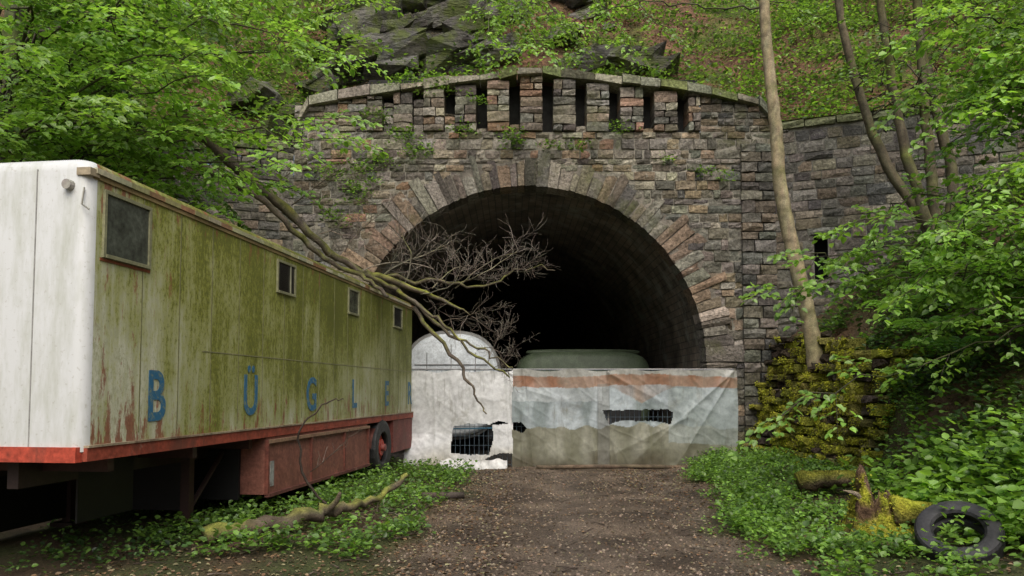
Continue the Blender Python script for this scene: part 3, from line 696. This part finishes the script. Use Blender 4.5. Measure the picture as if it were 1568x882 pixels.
for _ in range(350):
    x=R.uniform(-3.5,5);y=R.uniform(6.3,15.5); a=R.uniform(0,3.14); l=R.uniform(.05,.3)
    z=gh(x,y)+.012; x2,y2=x+math.cos(a)*l,y+math.sin(a)*l
    tube(B,[(x,y,z),((x+x2)/2+R.gauss(0,.01),(y+y2)/2,z+.01),(x2,y2,gh(x2,y2)+.01)],R.uniform(.003,.009),.003,4,R.choice([(.1,.08,.06),(.16,.13,.1),(.06,.045,.035)]),cap=False)
B.build('twig_litter',M_bark)
B=MB()
for _ in range(6000):
    x=R.uniform(-2,4.2); y=6+10*R.random()**1.5
    if roadmask(x,y)<.3: continue
    s=R.uniform(.006,.022); z=gh(x,y); a=R.uniform(0,3)
    c,sn=math.cos(a)*s,math.sin(a)*s
    B.add([(x+c,y+sn,z),(x-sn,y+c,z),(x-c*1.3,y-sn*1.3,z),(x+sn,y-c,z),(x+c*.3,y+sn*.3,z+s*.8),(x-c*.4,y-sn*.4,z+s*.7)],[(0,1,4),(1,5,4),(1,2,5),(2,3,5),(3,4,5),(3,0,4)],jit((.16,.125,.09),.45))
B.build('gravel',M_mortar)

# ------------------------------------------------------------------ tyre
def tyre(B,rim,C,M,ro=.32,ri=.2,w_=.1,col=(.02,.02,.021),treads=48,td=.008):
    prof=[(ri,-w_*.75),(ri+.02,-w_*.95),(ro-.07,-w_*1.05),(ro-.02,-w_*.95),(ro,-w_*.75),(ro,0),(ro,w_*.75),(ro-.02,w_*.95),(ro-.07,w_*1.05),(ri+.02,w_*.95),(ri,w_*.75),(ri+.01,w_*.3),(ro-.05,0),(ri+.01,-w_*.3)]
    n=len(prof); vs=[];fs=[]
    for k in range(treads):
        a=2*math.pi*k/treads
        for i,(r,h) in enumerate(prof):
            rr=r-(td if (k%2 and 4<=i<=6) else 0)
            vs.append(M@Vector((math.cos(a)*rr,math.sin(a)*rr,h))+Vector(C))
    for k in range(treads):
        k2=(k+1)%treads
        for i in range(n): fs.append((k*n+i,k2*n+i,k2*n+(i+1)%n,k*n+(i+1)%n))
    B.add(vs,fs,col)
e=empty('car_tyre'); B=MB()
zt=gh(4.0,6.7)
tyre(B,None,(4.0,6.75,zt+.17),Matrix.Rotation(math.radians(34),3,'X')@Matrix.Rotation(math.radians(-20),3,'Y'),ro=.35,ri=.2,w_=.11,col=(.026,.026,.028),treads=96,td=.006)
o=B.build('tread_and_sidewall',M_rubber,True,parent=e); o.data.set_sharp_from_angle(angle=math.radians(35))
L=LB(); plants(L,[(4.35+R.gauss(0,.1),6.6+R.gauss(0,.12),zt+.05) for _ in range(9)]+[(4.0+R.gauss(0,.05),6.8,zt+.05) for _ in range(3)]+[(3.72+R.gauss(0,.1),6.4,zt) for _ in range(5)],12,.35,.08,GB[:3],spread=.16); L.build('weeds',M_leaf,parent=e)

# ------------------------------------------------------------------ box trailer
Y0=5.85
ang=-math.atan(.128); OX=-4.115+.128*Y0
TR=empty('box_trailer',(OX,Y0,0),ang)
Ln=(15.75-Y0)*math.sqrt(1+.128**2); WT=2.4; Z0=1.12; Z1=3.38
def trailer_side():
    m,nt,out=newmat('trailer_paint_weathered')
    tc=nd(nt,'ShaderNodeTexCoord'); sp=nd(nt,'ShaderNodeSeparateXYZ'); nt.links.new(tc.outputs['Object'],sp.inputs[0])
    def mr(o,a,b,c=0,d=1):
        n=nd(nt,'ShaderNodeMapRange'); nt.links.new(o,n.inputs[0]); n.inputs[1].default_value=a;n.inputs[2].default_value=b;n.inputs[3].default_value=c;n.inputs[4].default_value=d; return n.outputs[0]
    def ma(op,a,b):
        n=nd(nt,'ShaderNodeMath',operation=op)
        for s,i in((a,0),(b,1)):
            if hasattr(s,'links'): nt.links.new(s,n.inputs[i])
            else: n.inputs[i].default_value=s
        return n.outputs[0]
    st=tex(nt,2.2,5,.7,(1,2.6,.28)); big=tex(nt,.8,3,.6); fine=tex(nt,14,5,.8,(1,1.4,.7)); fine2=tex(nt,38,5,.85,(1,1,.6))
    base=mixc(nt,ramp(nt,fine,[(.40,0.),(.58,1.)]),(.33,.34,.21),(.56,.57,.44))
    hgt=mr(sp.outputs['Z'],1.2,3.3,.04,.36); ypos=mr(sp.outputs['Y'],.0,1.8,-.12,.08)
    al=ma('ADD',ma('ADD',st,hgt),ma('ADD',ypos,ma('MULTIPLY',ma('SUBTRACT',big,.5),1.1)))
    al=ma('ADD',al,ma('MULTIPLY',ma('SUBTRACT',fine,.5),1.3))
    c=mixc(nt,ramp(nt,al,[(.42,0.),(.6,.6),(.85,.97)]),base,(.22,.235,.028))
    c=mixc(nt,ramp(nt,ma('ADD',al,ma('MULTIPLY',ma('SUBTRACT',fine2,.5),1.6)),[(.70,0.),(.97,.8)]),c,(.08,.09,.015))
    c=mixc(nt,ramp(nt,fine2,[(.58,0.),(.66,.6)]),c,(.12,.11,.05))
    rs=tex(nt,3.3,5,.72,(1,2.2,.5)); edge=ma('ADD',mr(sp.outputs['Z'],1.1,1.75,.15,0),mr(sp.outputs['Z'],2.9,3.36,0,.09))
    nearc=mr(sp.outputs['Y'],.0,1.6,.085,0)
    r=ma('ADD',ma('ADD',rs,edge),nearc)
    r=ma('ADD',r,ma('MULTIPLY',ma('SUBTRACT',fine2,.5),.25))
    c=mixc(nt,ramp(nt,r,[(.64,0.),(.71,.9)]),c,mixc(nt,ramp(nt,fine2,[(.4,0.),(.6,1.)]),(.15,.045,.02),(.25,.09,.05)))
    p=nd(nt,'ShaderNodeBsdfPrincipled'); p.inputs['Roughness'].default_value=.6
    nt.links.new(c,p.inputs['Base Color']); nt.links.new(bump(nt,fine,.25,.006),p.inputs['Normal']); nt.links.new(p.outputs[0],out.inputs[0])
    m2,nt,out=newmat('trailer_paint_white')
    d=tex(nt,2.2,5,.75,(1.6,1,.35)); f=tex(nt,30,5,.7)
    c=mixc(nt,ramp(nt,d,[(.44,0.),(.72,.8)]),(.62,.64,.63),(.36,.38,.29)); c=mixc(nt,ramp(nt,f,[(.58,0.),(.70,.6)]),c,(.33,.31,.25))
    p=nd(nt,'ShaderNodeBsdfPrincipled'); p.inputs['Roughness'].default_value=.45; nt.links.new(c,p.inputs['Base Color']); nt.links.new(p.outputs[0],out.inputs[0])
    rc=.1; plan=[]
    def arc(cx,cy,a0,a1):
        for k in range(6):
            a=math.radians(a0+(a1-a0)*k/5); plan.append((cx+rc*math.cos(a),cy+rc*math.sin(a)))
    arc(-rc,rc,-90,0); arc(-rc,Ln-rc,0,90); arc(-WT+rc,Ln-rc,90,180); arc(-WT+rc,rc,180,270)
    n=len(plan); levels=[(Z0,0),(Z1-.02,0),(Z1+.03,.012),(Z1+.07,.04),(Z1+.10,.10),(Z1+.13,.35),(Z1+.15,.8)]
    vs=[];fs=[];mi=[]
    cx,cy=-WT/2,Ln/2
    for (z,ins) in levels:
        for (x,y) in plan:
            xx=x-math.copysign(min(ins,abs(x-cx)),x-cx); yy=y-math.copysign(ins,y-cy); vs.append((xx,yy,z))
    for j in range(len(levels)-1):
        for i in range(n):
            i2=(i+1)%n; fs.append((j*n+i,j*n+i2,(j+1)*n+i2,(j+1)*n+i))
            mid=(plan[i][1]+plan[i2][1])/2; mi.append(1 if mid<rc*.85 else 0)
    fs.append(tuple((len(levels)-1)*n+i for i in range(n))); mi.append(0)
    fs.append(tuple(range(n-1,-1,-1))); mi.append(0)
    me=bpy.data.meshes.new('body'); me.from_pydata(vs,[],fs); me.materials.append(m); me.materials.append(m2)
    for p_,k in zip(me.polygons,mi): p_.material_index=k; p_.use_smooth=len(p_.vertices)==4
    o=link(bpy.data.objects.new('body',me),TR); o.data.set_sharp_from_angle(angle=math.radians(40))
trailer_side()
RED=(.27,.06,.035); BLK=(.006,.006,.006)
jb=box
s=math.sqrt(1+.128**2); YL=lambda y:(y-Y0)*s
B=MB()
for k in range(1,int(Ln/.585)+1):
    y=.13+k*.585
    if y<Ln-.1: jb(B,-.001,.004,y-.007,y+.007,Z0+.12,Z1-.03,(.2,.2,.09))
for k in range(4): jb(B,-.45-k*.5-.005,-.45-k*.5+.005,-.004,.001,Z0,Z1,(.3,.3,.28))
jb(B,-.001,.004,1.72,Ln,2.0,2.010,(.24,.23,.12))
B.build('panel_seams',M_metal,parent=TR)
B=MB()
for k in range(40):
    a=k*Ln/40; o_=R.uniform(-.004,.004); jb(B,-.01,.026+o_,a+.0 if k else .06,a+Ln/40,Z1-.03,Z1+.015,jit(R.choice([(.45,.42,.28),(.40,.38,.22),(.5,.48,.34),(.30,.17,.09),(.33,.33,.15)]),.15))
jb(B,-.01,.012,.06,Ln,Z1-.07,Z1-.035,(.27,.20,.09))
B.build('roof_rail',M_metal,parent=TR)
B=MB()
jb(B,-.35,.018,.05,Ln,Z0-.075,Z0+.03,RED); jb(B,-.05,.03,.05,Ln,Z0+.032,Z0+.05,(.30,.24,.16)); jb(B,-WT,-.36,-.015,.12,Z0-.08,Z0+.04,(.42,.07,.04))
jb(B,-.355,-.03,-.02,.1,Z0-.08,Z0+.04,(.42,.07,.04)); jb(B,-WT,-WT+.3,.05,Ln,Z0-.08,Z0+.03,RED)
def skirt(y0,y1,zt,zb,xo,xi,col):
    vs=[(xo,y0,zt),(xo,y1,zt),(xi,y1,zb),(xi,y0,zb),(xo-.6,y0,zt),(xo-.6,y1,zt),(xi-.5,y1,zb),(xi-.5,y0,zb)]
    B.add(vs,[(0,3,2,1),(0,4,7,3),(1,2,6,5),(3,7,6,2),(4,5,6,7)],col)
sa,sb=YL(9.0),YL(12.8)
skirt(sa,sb,Z0-.082,.36,.0,.03,(.21,.085,.06))
for y in(sa+.01,sa+1.35,sa+2.65,sb-.02): jb(B,.0,.045,y-.02,y+.02,.36,Z0-.11,(.15,.05,.035))
jb(B,.0,.06,sa,sb,.33,.37,(.13,.05,.04)); jb(B,.0,.05,sa,sb,Z0-.15,Z0-.11,(.26,.16,.10)); jb(B,.02,.036,sa+.08,sa+.17,.45,.75,(.27,.28,.26))
WY=YL(13.6)
skirt(WY+.75,Ln-.03,Z0-.082,.42,.0,.0,(.17,.05,.04)) 
B.build('red_rail_and_lockers',M_red,parent=TR)
B=MB()
for x in(-.75,-1.65): jb(B,x-.05,x+.05,.2,Ln-.1,Z0-.32,Z0-.082,(.03,.018,.015))
for y in(.5,1.8,3,4.4,5.8,7.2,9.3): jb(B,-WT+.1,-.1,y-.04,y+.04,Z0-.2,Z0-.082,(.05,.02,.015))
for x in(-.5,-1.9):
    jb(B,x-.05,x+.05,2.3,2.4,.15,Z0-.2,(.03,.012,.01)); jb(B,x-.13,x+.13,2.22,2.48,.1,.15,(.03,.015,.015))
    tube(B,[(x,2.4,.3),(x,3.1,Z0-.25)],.03,.03,6,(.03,.015,.012))
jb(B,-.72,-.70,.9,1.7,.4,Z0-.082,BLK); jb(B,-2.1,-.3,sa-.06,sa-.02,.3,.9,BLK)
jb(B,-1.6,-.7,4,9,.6,.75,BLK); jb(B,-2.3,-1.9,1.0,9,.2,.9,BLK); jb(B,-2.2,-.7,2.6,2.64,.25,.95,BLK)  # near-black sheets put under the floor as painted shade
B.build('chassis_legs_and_shade_sheets',M_metal,parent=TR)
B=MB()
for k in range(10):
    a0=math.pi*k/10;a1=math.pi*(k+1)/10; cy,cz,rr=WY,.60,.58
    q=lambda a,x:(x,cy-math.cos(a)*rr,cz+math.sin(a)*rr*.72)
    B.add([q(a0,.0),q(a1,.0),q(a1,-.5),q(a0,-.5)],[(0,1,2,3)],(.1,.03,.02))
B.build('wheel_arch',M_metal,parent=TR)
B=MB(); B2=MB()
RM=Matrix.Rotation(math.radians(90),3,'Y')
for x in(-.07,-.38,-2.2):
    tyre(B,None,(x,WY,.58),RM,.50,.27,.12,(.022,.022,.022),40)
    for (r,xx,c) in[(.28,.02,(.36,.04,.025)),(.16,.08,(.42,.05,.03)),(.07,.15,(.2,.05,.04))]:
        tube(B2,[(x-.06,WY,.58),(x+xx,WY,.58)],r,r*.92,20,c,rough=0)
B.build('tyres',M_rubber,parent=TR); B2.build('wheel_hubs',M_metal,parent=TR)
B=MB(); BG=MB()
def win(y0,y1,z0,z1,pane,fr=.03,fc=(.26,.26,.15)):
    jb(B,-.01,.022,y0-fr,y0,z0-fr,z1+fr,fc);jb(B,-.01,.022,y1,y1+fr,z0-fr,z1+fr,fc);jb(B,-.01,.022,y0,y1,z1,z1+fr,fc);jb(B,-.01,.03,y0,y1,z0-fr,z0,fc)
    BG.add([(.006,y0,z0),(.006,y1,z0),(.006,y1,z1),(.006,y0,z1)],[(0,1,2,3)],pane)
for a,b,z0,z1,pn in[(6.05,6.62,2.72,3.22,(.06,.07,.055)),(9.25,9.74,2.86,3.22,(.012,.012,.012)),(11.8,12.25,2.86,3.22,(.08,.085,.06)),(14.3,14.85,2.86,3.22,(.04,.04,.035))]:  # second pane painted near-black for the shaded inside of an open window
    win(YL(a),YL(b),z0,z1,pn)
jb(B,.008,.02,YL(9.6),YL(9.62),2.86,3.22,(.3,.3,.2))
jb(B,.001,.008,YL(6.0),YL(6.66),2.66,2.685,(.24,.07,.03))
B.build('window_frames',M_metal,parent=TR); BG.build('window_panes',M_glass,parent=TR)
B=MB()
tube(B,[(-.16,.02,3.24),(-.16,-.05,3.24)],.045,.04,12,(.35,.34,.3),rough=0); tube(B,[(-.04,.0,Z1-.16),(-.04,-.02,Z1-.30),(.01,.0,Z1-.34)],.008,.008,5,(.3,.3,.25))
jb(B,-.1,.02,-.012,.1,Z1-.06,Z1-.0,(.36,.30,.2))
B.build('marker_lamp',M_metal,parent=TR)
mL,nt,out=newmat('blue_lettering'); f=tex(nt,14,5,.75); c=mixc(nt,ramp(nt,f,[(.50,0.),(.66,.85)]),(.025,.13,.24),(.25,.27,.13))
p=nd(nt,'ShaderNodeBsdfPrincipled'); p.inputs['Roughness'].default_value=.6; nt.links.new(c,p.inputs['Base Color']); nt.links.new(p.outputs[0],out.inputs[0])
for ch,yw in zip('BÜGLER',[6.8,8.6,10.37,12.12,13.9,15.5]):
    cu=bpy.data.curves.new('letter','FONT'); cu.body=ch; cu.size=.64; cu.extrude=.0015; cu.offset=.012; cu.align_x='CENTER'
    o=bpy.data.objects.new('letter_'+{'Ü':'UE'}.get(ch,ch),cu); link(o)
    dg=bpy.context.evaluated_depsgraph_get(); me=bpy.data.meshes.new_from_object(o.evaluated_get(dg))
    bpy.data.objects.remove(o); me.materials.clear(); me.materials.append(mL)
    o=bpy.data.objects.new('letter_'+{'Ü':'UE'}.get(ch,ch),me); link(o,TR)
    o.matrix_local=Matrix(((0,0,1,.006),(.82,0,0,YL(yw)),(0,1,0,1.34),(0,0,0,1)))

# ------------------------------------------------------------------ fence with tarpaulins
FEN=empty('tarpaulin_covered_fence'); FYY=15.85
B=MB()
WCOL=(.16,.22,.27)
for i in range(68):
    x=-2.2+i*.1; tube(B,[(x,FYY+.03,-.02),(x,FYY+.03,2.05)],.0055,.0055,3,WCOL,rough=0,cap=False)
for i in range(11): tube(B,[(-2.25,FYY+.035,.05+i*.2),(4.72,FYY+.035,.05+i*.2)],.0055,.0055,3,WCOL,rough=0,cap=False)
for x in(-2.2,0.0,2.05,4.72): tube(B,[(x,FYY+.06,-.05),(x,FYY+.06,2.08)],.021,.021,8,(.25,.25,.24),rough=0)
tube(B,[(-2.2,FYY+.06,2.06),(4.72,FYY+.06,2.06)],.021,.021,8,(.25,.25,.24),rough=0)
tube(B,[(-1.3,FYY+.0,.80),(-.4,FYY+.0,.82)],.016,.016,6,(.08,.22,.32),rough=0)
B.build('wire_panels',M_metal,parent=FEN)
def inpoly(x,y,P):
    c=False; j=len(P)-1
    for i in range(len(P)):
        if (P[i][1]>y)!=(P[j][1]>y) and x<(P[j][0]-P[i][0])*(y-P[i][1])/(P[j][1]-P[i][1])+P[i][0]: c=not c
        j=i
    return c
def tarp(name,x0,x1,zb,zt,nx,nz_,cf,yf,holes,yoff):
    B=MB(); vs=[];cs=[];fs=[]
    for i in range(nx+1):
        for j in range(nz_+1):
            x=x0+(x1-x0)*i/nx; z=zb(x)+(zt(x)-zb(x))*j/nz_
            vs.append((x,FYY-yoff-yf(x,z),z)); cs.append(cf(x,z))
    for i in range(nx):
        for j in range(nz_):
            a=i*(nz_+1)+j; x=x0+(x1-x0)*(i+.5)/nx; z=sum(vs[k][2] for k in(a,a+1,a+nz_+1,a+nz_+2))/4
            if any(inpoly(x+.02*nz(x,z,1,9),z+.02*nz(x,z,5,9),h) for h in holes): continue
            fs.append((a,a+nz_+1,a+nz_+2,a+1))
    B.add(vs,fs,cs); return B.build(name,M_tarp,True,parent=FEN)
def rid(x,z,o,s): return 1-abs(2*nz(x,z,o,s))
def wr(x,z): # folds hanging from the top rail plus a few creases
    w_=.03*rid(x*1.6+z*.25,z*.25,2,1.3)**2+.022*rid(x*2.6+z*.2,z*.3,6,1.2)**5+.008*rid(x+z*.9,z*.7,12,2.0)**8
    w_+=.03*nz(x,z*.6,14,.9)+.02*math.sin(x*9+nz(x,z,0,1)*3)*max(0,(z-1.3))+.006*nz(x,z,7,7)
    return w_+.04
def colA(x,z):
    k=nz(x,z,3,1.5); c=mix((.70,.71,.71),(.55,.56,.55),.3+k)
    return mix(c,(.38,.35,.26),(.55-z)*1.6+k*.8)
tarp('white_tarp',-2.25,.02,lambda x:.06+.05*nz(x,0,0,4),lambda x:2.03+.02*math.sin(x*9)-.02*abs(math.sin(x*2.8)),110,90,colA,lambda x,z:wr(x,z)+max(0,.7-z)*.35*max(0,min(1,(-.8-x)))+.02,
 [[(-1.28,.30),(-1.25,.85),(-.9,.92),(-.42,.90),(-.38,.62),(-.48,.28),(-.8,.26)],[(-.9,-.2),(-.5,.22),(-.2,.3),(.1,.28),(.1,-.2)],[(-.5,.88),(-.05,.92),(-.3,.98)]],.01)
def colB(x,z):
    k=nz(x,z,3,1.6); k2=nz(x,z*.4,8,3.5)
    zz=z+.03*k2+.03*math.sin(x*1.7)
    if zz>1.93: c=(.33,.33,.30)
    elif zz>1.70: c=mix((.26,.13,.075),(.30,.21,.155),.3+k2*2)
    elif zz>.86+.12*k2: c=mix((.37,.42,.44),(.21,.25,.25),.4+k*1.5+k2*1.5)
    else: c=mix((.16,.16,.11),(.27,.27,.21),.3+k+k2*1.5)
    if zz<.35: c=mix(c,(.09,.08,.05),(.38-zz)*2.6+k)
    if abs(x-1.93)<.13 and zz<1.75: c=mix(c,(.16,.16,.14),.6)
    if x>3.3 and .5<zz<1.66: c=mix(c,(.33,.38,.37),.6)
    if 0<x<1.9 and 1.4<zz<1.7: c=mix(c,(.46,.49,.50),.5)
    d1=1.72-.4*max(0,1-abs(x-2.75)/.75)
    if d1<zz<1.9 and x>2.0: c=mix(c,(.27,.17,.11),.5+.5*k2)
    return c
def yB(x,z):
    w_=wr(x,z)+.05*math.sin(x*3+1)*math.exp(-((z-1.1)/.4)**2)
    for (xa,za,sl,am) in[(2.1,1.95,-.55,.05),(4.6,1.95,.9,.07),(3.6,1.0,.5,.04),(.4,1.6,-.3,.03),(4.5,1.7,1.6,.05)]:
        d=(z-za)-sl*(x-xa); 
        if (x-xa)*(1 if sl<0 else -1)>-.1: w_+=am*math.exp(-abs(d)/.09)*math.exp(-abs(x-xa)/1.1)
    if abs(x-1.93)<.13: w_+=.03
    return w_
tarp('striped_tarp',.0,4.76,lambda x:-.03+.04*nz(x,0,0,3),lambda x:2.06+.02*math.sin(x*6)-.025*abs(math.sin(x*2.4)),260,110,colB,yB,
 [[(1.92,1.12),(1.9,1.2),(2.35,1.2),(3.3,1.22),(3.42,1.15),(3.36,.9),(2.95,.97),(2.3,.98),(2.05,.9)],[(-.1,.93),(.2,.95),(.32,.8),(.22,.72),(.0,.8)]],.02)
tarp('white_tarp_rag',-1.5,-.1,lambda x:-.02,lambda x:.17+.07*nz(x,1,2,5),40,8,lambda x,z:(.6,.6,.58),lambda x,z:.15+.25*max(0,.2-z)*2+.1*nz(x,z,5,5),[],.1)
B=MB(); tube(B,smoothpts([(.5,15.4,.03),(2,15.35,.06),(3.6,15.4,.04)],5),.05,.04,7,(.12,.09,.06)); 
B.build('weight_log',M_bark,True,parent=FEN)

# ------------------------------------------------------------------ vehicles in the tunnel
def loft(B,secs,col):
    n=len(secs[0]); vs=[p for s_ in secs for p in s_]; fs=[]
    for j in range(len(secs)-1):
        for i in range(n):
            i2=(i+1)%n; fs.append((j*n+i,j*n+i2,(j+1)*n+i2,(j+1)*n+i))
    fs.append(tuple(range(n-1,-1,-1))); fs.append(tuple((len(secs)-1)*n+i for i in range(n))); B.add(vs,fs,col)
def sect(cx,cz,hw,hh,y,e_=3.0,n=40):
    out=[]
    for k in range(n):
        a=2*math.pi*k/n; c=math.cos(a); s_=math.sin(a)
        out.append((cx+hw*math.copysign(abs(c)**(2/e_),c),y,cz+hh*math.copysign(abs(s_)**(2/e_),s_)))
    return out
CV=empty('white_caravan'); B=MB()
WC=(.52,.56,.58)
loft(B,[sect(-1.5,1.75,hw,hh,y,2.6) for y,hw,hh in[(18.35,1.05,1.15),(18.42,1.16,1.26),(18.6,1.2,1.3),(19.2,1.22,1.34),(22,1.22,1.34),(22.4,1.0,1.1)]],WC)
loft(B,[sect(-1.5,1.75,hw,hh,y,2.6) for y,hw,hh in[(18.50,1.18,1.28),(18.51,1.245,1.355),(18.60,1.245,1.355),(18.61,1.2,1.3)]],(.16,.16,.15))
B.build('body',M_metal,True,parent=CV)
B=MB()
for x in(-2.1,-1.5,-.9): tube(B,[(x,18.34,1.2),(x,18.34,2.75 if x==-1.5 else 2.55)],.012,.012,5,(.25,.25,.25))
tube(B,[(-2.4,18.34,2.25),(-.6,18.34,2.25)],.014,.014,5,(.25,.25,.25)); B.build('front_panel_ribs',M_metal,parent=CV)
B=MB(); box(B,-2.2,-.8,18.30,18.34,1.3,1.85,(.03,.03,.03)); box(B,-2.25,-.75,18.31,18.36,1.25,1.9,(.4,.4,.4)); B.build('front_window',M_glass,parent=CV)
B=MB()
for x in(-2.5,-.6): tyre(B,None,(x,20.3,.33),RM,.33,.2,.1)
B.build('wheels',M_rubber,parent=CV)
B=MB(); tube(B,[(-1.5,18.4,.5),(-1.5,17.3,.45)],.04,.04,6,(.2,.2,.2)); B.build('drawbar',M_metal,parent=CV)
CW=empty('green_camper_van'); B=MB()
def sv2(y,hw,hh,e_=5): return sect(2.0,1.6,hw,hh,y,e_)
loft(B,[sv2(20.6,1.6,.95),sv2(20.7,1.8,1.1),sv2(21.0,1.9,1.12),sv2(24,1.9,1.12),sv2(24.3,1.7,1)],(.11,.145,.085))
loft(B,[sect(2.0,2.70,1.6,.08,y,3) for y in(21,21.1,23.8,24)],(.10,.13,.075))
B.build('body',M_metal,True,parent=CW)
B=MB(); box(B,.5,1.8,20.56,20.62,1.3,2.1,(.02,.02,.02)); box(B,2.1,3.5,20.56,20.62,1.3,2.1,(.02,.02,.02)); B.build('windows',M_glass,parent=CW)
B=MB(); box(B,.45,3.55,20.53,20.60,.6,1.28,(.03,.03,.03)); B.build('front_shade_sheet',M_metal,parent=CW)  # dark sheet added so the torn tarp opens onto painted shade
B=MB()
for x in(.3,3.6): tyre(B,None,(x,22,.35),RM,.35,.2,.1)
B.build('wheels',M_rubber,parent=CW)
